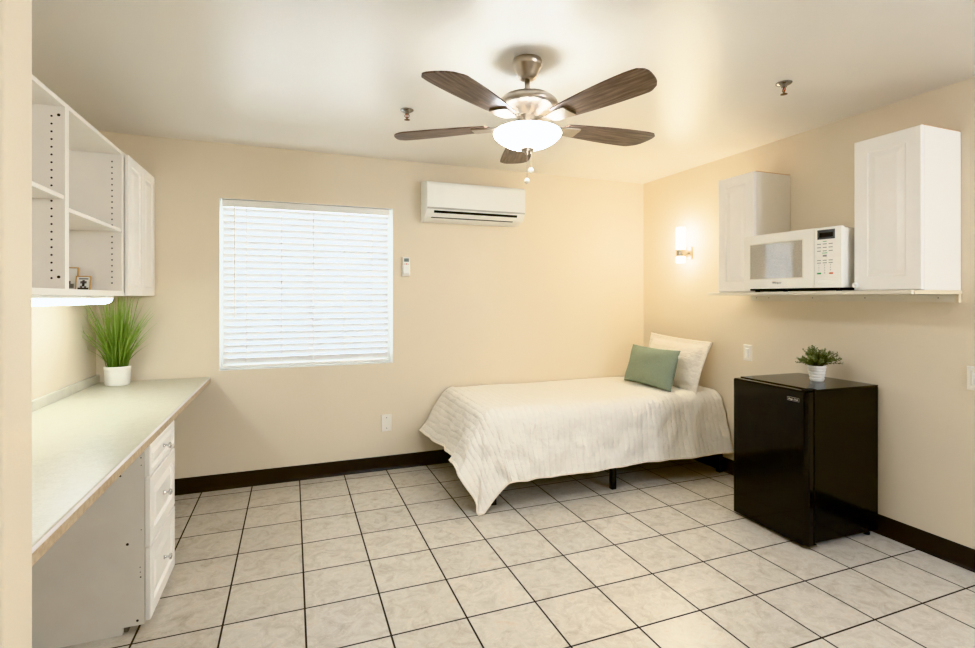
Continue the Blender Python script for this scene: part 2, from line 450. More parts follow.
# ================================================================ LEFT SIDE: DESK
desk = thing('desk_worktop', (-.86, 2.65, ZD-.04), 'long speckled off-white laminate worktop along left wall under shelves', 'worktop')
bm = B(); y0, y1 = 1.307, D-.001
# top slab with a bevelled front edge: three materials
prof = [(XL+.001, ZD-.042, 0), (XD-.004, ZD-.042, 1), (XD, ZD-.038, 1), (XD, ZD-.010, 2), (XD-.001, ZD-.007, 2), (XD-.005, ZD-.0015, 0), (XD-.009, ZD, 0), (XL+.001, ZD, 0)]
a = [bm.verts.new((x, y0, z)) for x, z, _ in prof]; b = [bm.verts.new((x, y1, z)) for x, z, _ in prof]
for k in range(len(prof)):
    fc = bm.faces.new((a[k], a[(k+1) % len(prof)], b[(k+1) % len(prof)], b[k])); fc.material_index = prof[k][2]
bm.faces.new(a); bm.faces.new(b); bmesh.ops.recalc_face_normals(bm, faces=bm.faces)
obj('top_board', bm, [M['laminate'], M['edge'], M['edge_line']], desk)
bm = B(); box(bm, (XL+.001, y0, ZD), (XL+.021, y1-.004, ZD+.052), .003); obj('backsplash', bm, M['splash'], desk)

# drawer pedestal
PY0, PY1, PX = 2.415, 2.872, -.557
ped = thing('drawer_pedestal', (-.85, 2.64, 0), 'white three-drawer pedestal under the worktop with chrome knobs', 'drawer cabinet')
def side_panel(y0, y1, marks):
    bm = B()
    pts = [(PX-.60, 0), (PX-.075, 0), (PX-.075, .028), (PX, .028), (PX, ZD-.043), (PX-.60, ZD-.043)]
    a = [bm.verts.new((x, y0, z)) for x, z in pts]; b = [bm.verts.new((x, y1, z)) for x, z in pts]
    for k in range(6): bm.faces.new((a[k], a[(k+1) % 6], b[(k+1) % 6], b[k]))
    bm.faces.new(a); bm.faces.new(b[::-1]); bmesh.ops.recalc_face_normals(bm, faces=bm.faces)
    if marks:
        for x, z, r in ((-.639, .635, .004), (-.615, .359, .0055), (-.581, .047, .005), (-.568, .72, .002), (-.569, .70, .0025), (-.568, .67, .002), (-.571, .24, .002), (-.570, .22, .003), (-.572, .26, .002), (-.568, .41, .002)):
            lathe(bm, (x, y0-.0006, z), [(r, 0), (r*.8, .0012)], 8, 'Y', mi=1)
    obj('side_panel', bm, [M['white_side'], M['dark']], ped)
side_panel(PY0, PY0+.018, True); side_panel(PY1-.018, PY1, False)
bm = B(); box(bm, (PX-.598, PY0+.018, .03), (PX-.004, PY1-.018, .048)); obj('bottom_panel', bm, M['white_side'], ped)
bm = B(); box(bm, (PX-.075, PY0+.018, 0), (PX-.06, PY1-.018, .03)); obj('toe_kick', bm, M['groove'], ped)
bm = B(); box(bm, (PX-.598, PY0+.018, .048), (PX-.586, PY1-.018, ZD-.045)); obj('back_panel', bm, M['white_side'], ped)
for z0, z1, prot in ((.620, .748, 0), (.337, .612, .004), (.040, .330, .006)):
    bm = B(); h = z1-z0; w = PY1-PY0
    nested(bm, (PX+.001+prot*.3, PY0+.002, z0), Y, Z, X, w-.004, h, raised(.019, .052, .011) if h > .2 else [(0, 0), (0, .016), (.003, .019), (.024, .019), (.028, .010), (.033, .010), (.048, .0165), (.050, .0165)])
    dr = obj('drawer_front', bm, M['white_door'], ped)
    bm = B(); zc = (z0+z1)/2; yc = (PY0+PY1)/2; fx = PX+.0195+prot*.3
    lathe(bm, (fx, yc, zc), [(.008, 0), (.008, .003), (.0045, .005), (.0045, .018), (.012, .021), (.014, .026), (.011, .031), (.002, .033)], 18, 'X')
    obj('knob', bm, M['knob'], dr, smooth=True)

# ================================================================ LEFT SIDE: UPPER SHELF UNITS
SX0, SX1 = XL+.002, -.885; SZ0, SZ1 = 1.356, 2.160
def shelf_unit(y0, y1, zs, label, notch=True):
    t = thing('wall_shelf_unit', ((SX0+SX1)/2, (y0+y1)/2, SZ0), label, 'shelf unit', 'open white shelf units on the left wall')
    for i, (ya, yb) in enumerate(((y0, y0+.020), (y1-.018, y1))):
        bm = B(); box(bm, (SX0, ya, SZ0), (SX1, yb, SZ1), .001, 1)
        if i == 1:
            for x in (SX1-.046,):
                z = SZ0+.07
                while z < SZ1-.05:
                    lathe(bm, (x, ya-.0004, z), [(.0042, 0), (.0038, .001)], 8, 'Y', mi=1); z += .032
            for z in ((SZ0+.075, SZ1-.055) if y1 < 3 else ()): lathe(bm, (SX1-.022, ya-.0006, z), [(.006, 0), (.005, .0015)], 10, 'Y', mi=1)
        obj('side_panel', bm, [M['white'], M['dark']], t)
    bm = B(); box(bm, (SX0, y0+.020, SZ1-.019), (SX1, y1-.018, SZ1), .001, 1); obj('top_panel', bm, M['white'], t)
    bm = B(); box(bm, (SX0, y0+.020, SZ0), (SX1, y1-.018, SZ0+.026), .001, 1); obj('bottom_panel', bm, M['white'], t)
    bm = B(); box(bm, (SX0, y0+.020, SZ0+.026), (SX0+.006, y1-.018, SZ1-.019)); obj('back_panel', bm, M['white'], t)
    bm = B(); box(bm, (SX0+.006, y0+.0205, zs-.018), (SX1-.004, y1-.0185, zs), .001, 1); obj('shelf', bm, M['white'], t)
    return t
shelf_unit(1.89, 2.634, 1.772, 'open white shelf unit nearest the camera, shelf pin holes and no picture frames')
shelf_unit(2.635, 3.392, 1.728, 'open white shelf unit holding the two small gold picture frames')
cab = thing('wall_cabinet', ((SX0+SX1)/2, 3.695, SZ0), 'white two-door wall cabinet in the corner beside the open shelves', 'cabinet')
cy0, cy1 = 3.394, D-.006
bm = B()
box(bm, (SX0, cy0, SZ0), (SX1, cy0+.016, SZ1)); box(bm, (SX0, cy1-.016, SZ0), (SX1, cy1, SZ1)); box(bm, (SX0, cy0+.016, SZ0), (SX1, cy1-.016, SZ0+.018)); box(bm, (SX0, cy0+.016, SZ1-.018), (SX1, cy1-.016, SZ1)); box(bm, (SX0, cy0+.016, SZ0+.018), (SX0+.006, cy1-.016, SZ1-.018))
obj('carcass', bm, M['white'], cab)
ym = (cy0+.022+cy1)/2
for ya, yb in ((cy0+.022, ym-.0008), (ym+.0008, cy1-.002)):
    bm = B(); nested(bm, (SX1+.002, ya, SZ0+.001), Y, Z, X, yb-ya, SZ1-SZ0-.008, raised(.019, .052)); obj('door', bm, M['white_door'], cab)

# under-cabinet light
ul = thing('under_cabinet_light', (-.97, 2.86, SZ0), 'lit white fluorescent strip light fixed under the open shelf units', 'strip light')
bm = B(); box(bm, (-1.02, 2.33, SZ0-.016), (-.93, 3.405, SZ0-.001), .003); obj('housing', bm, M['plastic'], ul)
bm = B(); n = 12; ring = []
for y in (2.425, 3.398):
    ring.append([bm.verts.new((-.975+.040*math.cos(a), y, SZ0-.016-.030*math.sin(a))) for a in [PI*k/n for k in range(n+1)]])
for k in range(n): bm.faces.new((ring[0][k], ring[0][k+1], ring[1][k+1], ring[1][k]))
bm.faces.new(ring[0]); bm.faces.new(ring[1]); bmesh.ops.recalc_face_normals(bm, faces=bm.faces)
obj('diffuser', bm, M['tube'], ul)
bm = B(); box(bm, (-1.02, 2.355, SZ0-.046), (-.93, 2.425, SZ0-.016), .005); obj('end_cap', bm, M['plastic'], ul)

# picture frames on the shelf
def pframe(x0, x1, y, z0, h, label, lean, art):
    t = thing('picture_frame', ((x0+x1)/2, y, z0), label, 'picture frame', 'small gold picture frames on the shelf')
    R = Matrix.Rotation(-lean, 4, 'X'); piv = (0, y, z0); f = .005
    def rb(bm): bmesh.ops.transform(bm, matrix=Matrix.Translation(piv) @ R @ Matrix.Translation(-Vector(piv)), verts=bm.verts)
    bm = B()
    for lo, hi in (((x0, y, z0), (x0+f, y+.014, z0+h)), ((x1-f, y, z0), (x1, y+.014, z0+h)), ((x0+f, y, z0), (x1-f, y+.014, z0+f)), ((x0+f, y, z0+h-f), (x1-f, y+.014, z0+h))): box(bm, lo, hi, .001, 1)
    rb(bm); obj('frame_rim', bm, M['gold'], t)
    bm = B(); box(bm, (x0+f, y+.006, z0+f), (x1-f, y+.010, z0+h-f)); w = x1-x0
    for (u0, u1, v0, v1, mi) in art:
        box(bm, (x0+w*u0, y+.0052, z0+h*v0), (x0+w*u1, y+.0062, z0+h*v1), mi=mi)
    rb(bm); obj('picture', bm, [M['plastic'], M['grey_print'], M['ink'], M['lightgrey']], t)
pframe(-1.175, -1.078, 3.345, SZ0+.0262, .128, 'larger gold-rimmed picture frame standing at the back of the shelf', .12,
       [(.2, .8, .12, .3, 3), (.35, .65, .3, .42, 1)])
pframe(-1.078, -1.010, 3.305, SZ0+.0262, .082, 'smaller gold-rimmed picture frame with a dark print, standing in front on the shelf', .22,
       [(.2, .8, .78, .84, 2), (.42, .58, .3, .72, 2), (.3, .7, .5, .66, 1), (.15, .85, .1, .22, 2), (.3, .45, .22, .34, 1), (.56, .7, .22, .32, 1)])

# ================================================================ PLANTS
def grass_plant():
    c = Vector((-1.030, 3.840, ZD))
    t = thing('potted_plant', c, 'tall bright green artificial grass in a ribbed white pot on the worktop', 'plant')
    bm = B(); n = 96; prof = [(.070, 0, 0), (.074, .003, 0), (.079, .012, 1), (.083, .085, 1), (.083, .092, 0), (.086, .096, 0), (.087, .118, 0), (.085, .121, 0), (.079, .121, 0), (.078, .105, 0)]
    rings = []
    for r, h, rib in prof:
        rings.append([bm.verts.new(c+Vector(((r*.82+(.0016*math.cos(k*PI) if rib else 0))*math.cos(2*PI*k/n), (r*.82+(.0016*math.cos(k*PI) if rib else 0))*math.sin(2*PI*k/n), h))) for k in range(n)])
    for a, b in zip(rings, rings[1:]):
        for k in range(n): bm.faces.new((a[k], a[(k+1) % n], b[(k+1) % n], b[k]))
    bm.faces.new(rings[0][::-1]); obj('pot', bm, M['pot'], t, smooth=True)
    bm = B(); lathe(bm, c, [(.0640, .098), (.0640, .106), (.04, .112), (.002, .114)], 24); obj('soil', bm, M['soil'], t)
    bm = B(); uvl = bm.loops.layers.uv.new('UVMap'); rng = random.Random(3)
    for i in range(270):
        a = rng.uniform(0, 2*PI); r0 = .055*math.sqrt(rng.random()); lean = rng.uniform(.02, 1)**1.1*.185+.3*r0
        L = rng.uniform(.30, .58)*(1-.22*(lean/.2)**2) if rng.random() < .8 else rng.uniform(.15, .28); w = rng.uniform(.0024, .0042)
        a2 = a+rng.uniform(-.5, .5); d = Vector((math.cos(a2), math.sin(a2), 0)); p0 = c+Vector((r0*math.cos(a), r0*math.sin(a), .104))
        sd = Vector((-d.y, d.x, 0)); tw = rng.uniform(0, PI); sd = (sd*math.cos(tw)+d*math.sin(tw))
        prev = None; ns = 6; cr = rng.random()
        for k in range(ns+1):
            f = k/ns; p = p0+d*(lean*(f**1.6))+Z*(L*(f-.12*lean/.17*f*f))
            for ax, lo_, hi_ in ((0, XL+.006, 9), (1, -9, D-.006)): p[ax] = min(max(p[ax], lo_), hi_)
            if p.x < SX1+.03 and p.z > SZ0-.004: p.z = SZ0-.004
            ww = w*(1-f**2.2)+.0003
            cur = (bm.verts.new(p-sd*ww), bm.verts.new(p+sd*ww))
            if prev:
                fc = bm.faces.new((prev[0], prev[1], cur[1], cur[0]))
                for lp, vv in zip(fc.loops, ((k-1)/ns, (k-1)/ns, f, f)): lp[uvl].uv = (cr, vv)
            prev = cur
    obj('grass_blades', bm, M['grass'], t)
grass_plant()

FZ = .850
def fridge_plant():
    c = Vector((2.925, 2.135, FZ))
    t = thing('potted_plant', c, 'small leafy green artificial plant in a ringed white pot on the fridge', 'plant')
    bm = B(); prof = [(.038, 0), (.040, .002)]
    for k in range(5):
        z = .006+k*.017; r = .0415+k*.0026; prof += [(r, z), (r+.0042, z+.006), (r+.0042, z+.011), (r+.0004, z+.0155)]
    prof += [(.0545, .092), (.050, .092), (.049, .080)]
    prof = [(r*.86, h) for r, h in prof]; lathe(bm, c, prof, 40, cap=False); vs = [v for v in bm.verts if abs(v.co.z-c.z) < 1e-6]; bm.faces.new(vs[:40]); obj('pot', bm, M['pot'], t, smooth=True)
    bm = B(); lathe(bm, c, [(.0425, .076), (.0425, .080), (.002, .084)], 20); obj('soil', bm, M['soil'], t)
    rng = random.Random(5); st = B(); bm = B(); uvl = bm.loops.layers.uv.new('UVMap')
    for i in range(64):
        a = rng.uniform(0, 2*PI); el = rng.uniform(.25, 1.45); L = rng.uniform(.075, .145)*(1.15-.3*math.sin(el)); r0 = .03*rng.random()
        d = Vector((math.cos(a)*math.cos(el), math.sin(a)*math.cos(el), math.sin(el)))
        p0 = c+Vector((r0*math.cos(a), r0*math.sin(a), .08)); pts = [p0+d*L*f+Z*(.012*math.sin(f*PI)) for f in (0, .35, .7, 1)]
        tube(st, pts, [.0016, .0014, .0012, .0008], 5)
        for k in range(17):
            f = .25+.75*k/16; p = p0+d*L*f+Z*(.012*math.sin(f*PI))
            az = k*2.4+rng.uniform(-.3, .3); up = Vector((0, 0, 1)); s1 = d.cross(up).normalized(); s2 = s1.cross(d)
            out = (s1*math.cos(az)+s2*math.sin(az)+d*.7).normalized(); ll = rng.uniform(.012, .020); sd = out.cross(d).normalized()*ll*.33; nrm = sd.cross(out).normalized()
            q = [p, p+out*ll*.45+sd+nrm*.0015, p+out*ll, p+out*ll*.45-sd+nrm*.0015]
            fc = bm.faces.new([bm.verts.new(v) for v in q]); cr = rng.random()
            for lp, vv in zip(fc.loops, (.2, .6, 1, .6)): lp[uvl].uv = (cr, vv*f)
    obj('stems', st, M['soil'], t); obj('leaves', bm, M['leaf'], t)

# ================================================================ BACK WALL: AIR CONDITIONER, REMOTE, PLATE
ac = thing('air_conditioner', (1.37, D, 1.95), 'white wall-mounted split air conditioner right of the window', 'air conditioner')
ax0, ax1 = .962, 1.790
prof = [(0, 1.950), (.045, 1.948), (.100, 1.956), (.150, 1.976), (.182, 2.004), (.196, 2.030), (.198, 2.034), (.203, 2.040), (.205, 2.060), (.205, 2.215), (.201, 2.232), (.188, 2.242), (.05, 2.266), (0, 2.268)]
def extrude_prof(bm, prof, x0, x1, mi=0):
    a = [bm.verts.new((x0, D-d, z)) for d, z in prof]; b = [bm.verts.new((x1, D-d, z)) for d, z in prof]; n = len(prof); fs = []
    for k in range(n): fs.append(bm.faces.new((a[k], a[(k+1) % n], b[(k+1) % n], b[k])))
    fs.append(bm.faces.new(a)); fs.append(bm.faces.new(b)); bmesh.ops.recalc_face_normals(bm, faces=fs)
    for f in fs: f.material_index = mi
    return fs
bm = B(); extrude_prof(bm, prof, ax0, ax1); obj('housing', bm, M['plastic'], ac)
bm = B(); extrude_prof(bm, [(.190, 2.0415), (.2095, 2.0415), (.2115, 2.046), (.2115, 2.214), (.207, 2.233), (.190, 2.240)], ax0+.004, ax1-.004); obj('front_panel', bm, M['plastic'], ac)
bm = B(); extrude_prof(bm, [(.19, 2.030), (.2050, 2.030), (.2090, 2.0415), (.19, 2.0415)], ax0+.003, ax1-.003); obj('panel_lip', bm, M['acgrey'], ac)
def on_prof(z):   # depth of the housing face at height z
    for (d0, z0), (d1, z1) in zip(prof[1:], prof[2:]):
        if z0 <= z <= z1: return d0+(d1-d0)*(z-z0)/(z1-z0)
def strip(bm, za, zb, x0, x1, off, th, sh=0):
    p = [(on_prof(za)+off, za), (on_prof(zb)+off, zb), (on_prof(zb)+off-th, zb+.001), (on_prof(za)+off-th, za+.001)]
    a = [bm.verts.new((x0+(sh if i in (0, 3) else 0), D-d, z)) for i, (d, z) in enumerate(p)]; b = [bm.verts.new((x1-(sh if i in (0, 3) else 0), D-d, z)) for i, (d, z) in enumerate(p)]
    for k in range(4): bm.faces.new((a[k], a[(k+1) % 4], b[(k+1) % 4], b[k]))
    bm.faces.new(a); bm.faces.new(b); bmesh.ops.recalc_face_normals(bm, faces=bm.faces)
bm = B(); strip(bm, 2.001, 2.020, 1.022, 1.725, .0015, .004); obj('air_slot', bm, M['black_slot'], ac)
bm = B(); strip(bm, 1.9745, 2.002, 1.020, 1.720, .004, .005, .012); obj('air_vane', bm, M['plastic'], ac)
bm = B(); strip(bm, 1.9695, 1.9745, 1.012, 1.705, .0015, .003); obj('lower_slot', bm, M['black_slot'], ac)

rm = thing('remote_control', (.839, D, 1.52), 'white remote with small grey screen in a wall holder beside the window', 'remote')
bm = B(); box(bm, (.806, D-.024, 1.516), (.872, D, 1.600), .004); obj('holder', bm, M['plate'], rm)
bm = B(); box(bm, (.811, D-.040, 1.530), (.867, D-.018, 1.666), .006); obj('body', bm, M['plastic'], rm)
bm = B(); box(bm, (.820, D-.042, 1.628), (.858, D-.039, 1.654), .001); obj('screen', bm, M['lcd'], rm)
bm = B(); box(bm, (.832, D-.0425, 1.606), (.846, D-.039, 1.614), .001); box(bm, (.818, D-.0425, 1.606), (.828, D-.039, 1.613), .001, mi=1); box(bm, (.850, D-.0425, 1.606), (.860, D-.039, 1.613), .001, mi=1)
obj('buttons', bm, [M['orange_ink'], M['acgrey']], rm)

bp = thing('blank_wall_plate', (.689, D, .368), 'blank white wall plate on the back wall between window and bed', 'wall plate')
bm = B(); nested(bm, (.649, D, .300), X, Z, -Y, .080, .132, [(0, 0), (0, .003), (.003, .006), (.004, .006)]); obj('cover', bm, M['plate'], bp)
for z in (.325, .407):
    bm = B(); lathe(bm, (.689, D-.006, z), [(.004, 0), (.004, -.0008), (.001, -.0012)], 12, 'Y'); obj('screw', bm, M['lightgrey'], bp)

def switch(yc, zc, label):
    t = thing('light_switch', (XR, yc, zc), label, 'light switch')
    w, h = .073, .117
    bm = B(); nested(bm, (XR, yc+w/2, zc-h/2), -Y, Z, -X, w, h, [(0, 0), (0, .003), (.003, .006), (.0185, .006), (.0185, .004), (.0195, .004)]); obj('cover', bm, M['plate'], t)
    bm = B(); box(bm, (XR-.008, yc-.0165, zc-.033), (XR-.003, yc+.0165, zc+.033), .0015); obj('gap', bm, M['groove'], t) if False else None
    bm2 = B(); nested(bm2, (XR-.003, yc+.0155, zc-.032), -Y, Z, -X, .031, .064, [(0, 0), (0, .0035), (.002, .006), (.0025, .006)]); obj('rocker', bm2, M['plastic'], t)
switch(2.813, .940, 'white rocker light switch on the right wall between bed and fridge')
switch(1.473, .948, 'white rocker light switch at the right edge, past the fridge')

# ================================================================ SCONCE
sx, sy = 3.045, 3.410
sc = thing('wall_sconce', (XR, sy, 1.72), 'lit white glass cylinder sconce with nickel band on right wall', 'wall light')
bm = B(); box(bm, (XR-.022, sy-.045, 1.665), (XR, sy+.045, 1.775), .004); obj('wall_plate', bm, M['nickel'], sc)
bm = B(); lathe(bm, (sx, sy, 1.72), [(.012, .03), (.012, .05), (.024, .058), (.012, .066)], 20, 'X'); obj('arm', bm, M['nickel'], sc, smooth=True)
bm = B(); lathe(bm, (sx, sy, 0), [(.034, 1.638), (.037, 1.641), (.037, 1.928), (.034, 1.932)], 32); obj('glass_shade', bm, M['sconce_glass'], sc, smooth=False)
bm = B(); lathe(bm, (sx, sy, 0), [(.0375, 1.686), (.0415, 1.688), (.0415, 1.748), (.0375, 1.750)], 32); obj('band', bm, M['nickel'], sc)

# ================================================================ RIGHT WALL: SHELF, CABINETS, MICROWAVE
SH = 1.382
sh = thing('wall_shelf', (2.92, 2.16, SH-.02), 'long white wall shelf holding microwave and two cabinets on right wall', 'shelf')
bm = B(); box(bm, (2.735, 1.530, SH-.020), (XR-.001, 2.800, SH), .003); obj('board', bm, M['shelfboard'], sh)
bm = B(); box(bm, (XR-.020, 1.548, SH-.060), (XR-.001, 2.770, SH-.020), .001)
for y in (1.62, 1.98, 2.30, 2.62, 2.72): lathe(bm, (XR-.0205, y, SH-.038), [(.004, 0), (.003, .002)], 8, 'X', mi=1)
obj('cleat', bm, [M['shelfboard'], M['lightgrey']], sh)
bm = B(); box(bm, (XR-.022, 1.532, SH-.062), (XR-.001, 1.548, SH-.020), .001); obj('end_block', bm, M['pale_wood'], sh)
bm = B(); box(bm, (2.75, 1.5265, SH-.019), (XR-.002, 1.530, SH-.001)); obj('end_strip', bm, M['pale_wood'], sh)

def hung_cabinet(y0, y1, ztop, xf, label, knob):
    t = thing('wall_cabinet', ((xf+XR)/2, (y0+y1)/2, SH), label, 'cabinet', 'white wall cabinets over the fridge')
    bm = B(); x0, x1 = xf+.022, XR-.002; z0, z1 = SH+.0005, ztop; th = .016
    box(bm, (x0, y0, z0), (x1, y0+th, z1), .001, 1); box(bm, (x0, y1-th, z0), (x1, y1, z1), .001, 1); box(bm, (x0, y0+th, z0), (x1, y1-th, z0+th)); box(bm, (x0, y0+th, z1-th), (x1, y1-th, z1)); box(bm, (x1-.006, y0+th, z0+th), (x1, y1-th, z1-th))
    obj('carcass', bm, M['white'], t)
    bm = B(); box(bm, (x0+.002, y0+.001, z1), (x1, y1-.001, z1+.0035)); obj('tan_top_edge', bm, M['tan_edge'], t)  # thin tan strip along the cabinet top
    bm = B(); nested(bm, (xf+.020, y1-.001, z0+.003), -Y, Z, -X, y1-y0-.002, z1-z0-.003, raised(.019, .066, .005)); d = obj('door', bm, M['white_door'], t)
    if knob:
        bm = B(); lathe(bm, (xf+.001, y1-.020, z0+.028), [(.006, 0), (.006, -.010), (.013, -.013), (.016, -.020), (.014, -.026), (.006, -.030), (.001, -.0305)], 20, 'X'); obj('knob', bm, M['plastic'], d, smooth=True)
hung_cabinet(1.534, 1.849, 2.176, 2.815, 'white wall cabinet with round knob, right of the microwave', True)
hung_cabinet(2.470, 2.770, 2.168, 2.800, 'white wall cabinet without a knob, left of the microwave', False)

def microwave():
    xf, xb = 2.716, 3.085; y0, y1 = 1.880, 2.480; z0, z1 = SH+.018, 1.733; FX = xf+.045
    t = thing('microwave', ((xf+xb)/2, (y0+y1)/2, SH), 'off-white microwave oven on wall shelf between the two cabinets', 'microwave')
    bm = B(); box(bm, (FX, y0+.004, z0), (xb, y1-.004, z1-.004), .006)
    obj('body', bm, M['mw'], t)
    bm = B(); box(bm, (FX-.01, y0+.02, z0-.010), (xb-.02, y1-.03, z0+.004)); obj('underside', bm, M['black_slot'], t)
    for x in (FX+.02, xb-.04):
        for y in (y0+.04, y1-.06):
            bm = B(); lathe(bm, (x, y, SH), [(.013, 0), (.013, .012), (.010, .014)], 14); obj('foot', bm, M['black_slot'], t)
    # curved bowed front: door (left part) and control panel (right part), face bulges toward the room
    W = y1-y0; ys = y0+.138
    def bow(y): s = (y-(y0+y1)/2)/(W/2); return xf+.018*s*s
    def face(ya, yb, za, zb, off, n=16, back=None, dip=0):
        bm = B(); fr, bk = [], []
        for k in range(n+1):
            y = ya+(yb-ya)*k/n; x = bow(y)+off
            fr.append((bm.verts.new((x, y, za)), bm.verts.new((x, y, zb)))); bx = FX if back is None else x+back; bk.append((bm.verts.new((bx, y, za)), bm.verts.new((bx, y, zb))))
        for k in range(n):
            bm.faces.new((fr[k][0], fr[k][1], fr[k+1][1], fr[k+1][0])); bm.faces.new((fr[k][1], bk[k][1], bk[k+1][1], fr[k+1][1]))
            bm.faces.new((fr[k][0], fr[k+1][0], bk[k+1][0], bk[k][0])); bm.faces.new((bk[k][0], bk[k+1][0], bk[k+1][1], bk[k][1]))
        for k in (0, n): bm.faces.new((fr[k][0], bk[k][0], bk[k][1], fr[k][1]))
        bmesh.ops.recalc_face_normals(bm, faces=bm.faces); return bm
    door = obj('door', face(ys+.0015, y1, z0, z1, 0), M['mw'], t)
    bm = face(ys+.035, y1-.020, z0+.016, z1-.016, -.0008, back=.0004); obj('door_rim', bm, M['mw'], door)
    # window with slightly curved sides
    wz0, wz1 = z0+.062, z1-.058; ya, yb = ys+.066, y1-.050
    bm = face(ya, yb, wz0, wz1, -.0018, 20, .0008); obj('door_window', bm, M['mwglass'], door)
    bm = face(ya-.006, yb+.006, wz0-.006, wz1+.006, -.0012, 20, .0006); obj('window_trim', bm, M['shelfboard'], door)
    obj('control_panel', face(y0, ys-.0015, z0, z1, 0, 8), M['mw'], t)
    def p(y, z): return (bow(y)-.0012, y, z)
    bm = face(y0+.030, ys-.018, z1-.066, z1-.014, -.0015, 6, .001); obj('display_bezel', bm, M['panel_dark'], t)
    bm = face(y0+.040, ys-.030, z1-.054, z1-.030, -.0022, 6, .0006); obj('display', bm, M['display'], t)
    def keys(name, rows, zt, dz, m, h=.004, w=.020):
        bm = B()
        for i in range(rows):
            for j in range(3):
                y = y0+.052+j*.030; z = zt-i*dz; box(bm, (bow(y)-.0014, y-w/2, z-h/2), (bow(y)+.002, y+w/2, z+h/2))
        return obj(name, bm, m, t)
    keys('preset_keys', 3, z1-.092, .019, M['lightgrey']); keys('mode_keys', 2, z1-.182, .014, M['lightgrey'])
    # number pad
    nums = ['1', '2', '3', '4', '5', '6', '7', '8', '9', '0']
    for i, ch in enumerate(nums):
        r, c = divmod(i, 3); c = 1 if ch == '0' else c
        y = y0+.112-c*.030; z = z1-.208-r*.0145
        text('key_digit', ch, .010, p(y, z), -Y, Z, M['lightgrey'], t)
    for yc, m, nm in ((y0+.112, M['green_ink'], 'start_key'), (y0+.050, M['orange_ink'], 'stop_key')):
        bm = B(); box(bm, (bow(yc)-.0014, yc-.011, z1-.258), (bow(yc)+.002, yc+.011, z1-.250), .001, 1); obj(nm, bm, m, t)
    for z, w in ((z1-.078, .018), (z1-.142, .026)):
        bm = B(); yc = y0+.082; box(bm, (bow(yc)-.0014, yc-w/2, z-.0016), (bow(yc)+.002, yc+w/2, z+.0016)); obj('key_heading', bm, M['green_ink'], t)
    bm = B(); yc = y0+.082; box(bm, (bow(yc)-.0014, yc-.010, z1-.162), (bow(yc)+.002, yc+.010, z1-.152)); obj('popcorn_key', bm, M['lightgrey'], t)
    bm = B(); n = 32; yc, zc = y0+.080, z0+.030
    for rr, off in ((1.0, .0026),):
        ring = [(yc+.046*rr*math.cos(2*PI*k/n), zc+.017*rr*math.sin(2*PI*k/n)) for k in range(n)]
        a = [bm.verts.new((bow(y)+.001, y, z)) for y, z in ring]; b = [bm.verts.new((bow(y)-.002, yc+(y-yc)*.94, zc+(z-zc)*.88)) for y, z in ring]
        for k in range(n): bm.faces.new((a[k], a[(k+1) % n], b[(k+1) % n], b[k]))
        bm.faces.new(b); bmesh.ops.recalc_face_normals(bm, faces=bm.faces)
    obj('door_button', bm, M['mw'], t)
    yc = (y0+y1)/2+.06; text('brand_text', 'Whirlpool', .014, (bow(yc)-.0022, yc, z0+.034), -Y, Z, M['ink'], door)
    bm = B(); ring = []   # small swoosh around the maker's name
    for k in range(15):
        a = PI*.95*k/14+.2; ring.append((bow(yc)-.0024, yc+.020+.016*math.cos(a), z0+.035+.008*math.sin(a)))
    tube(bm, ring, .0007, 5); obj('brand_swoosh', bm, M['gold'], door)
microwave()
bpy.data.objects['microwave'].rotation_euler.z = math.radians(3.0)

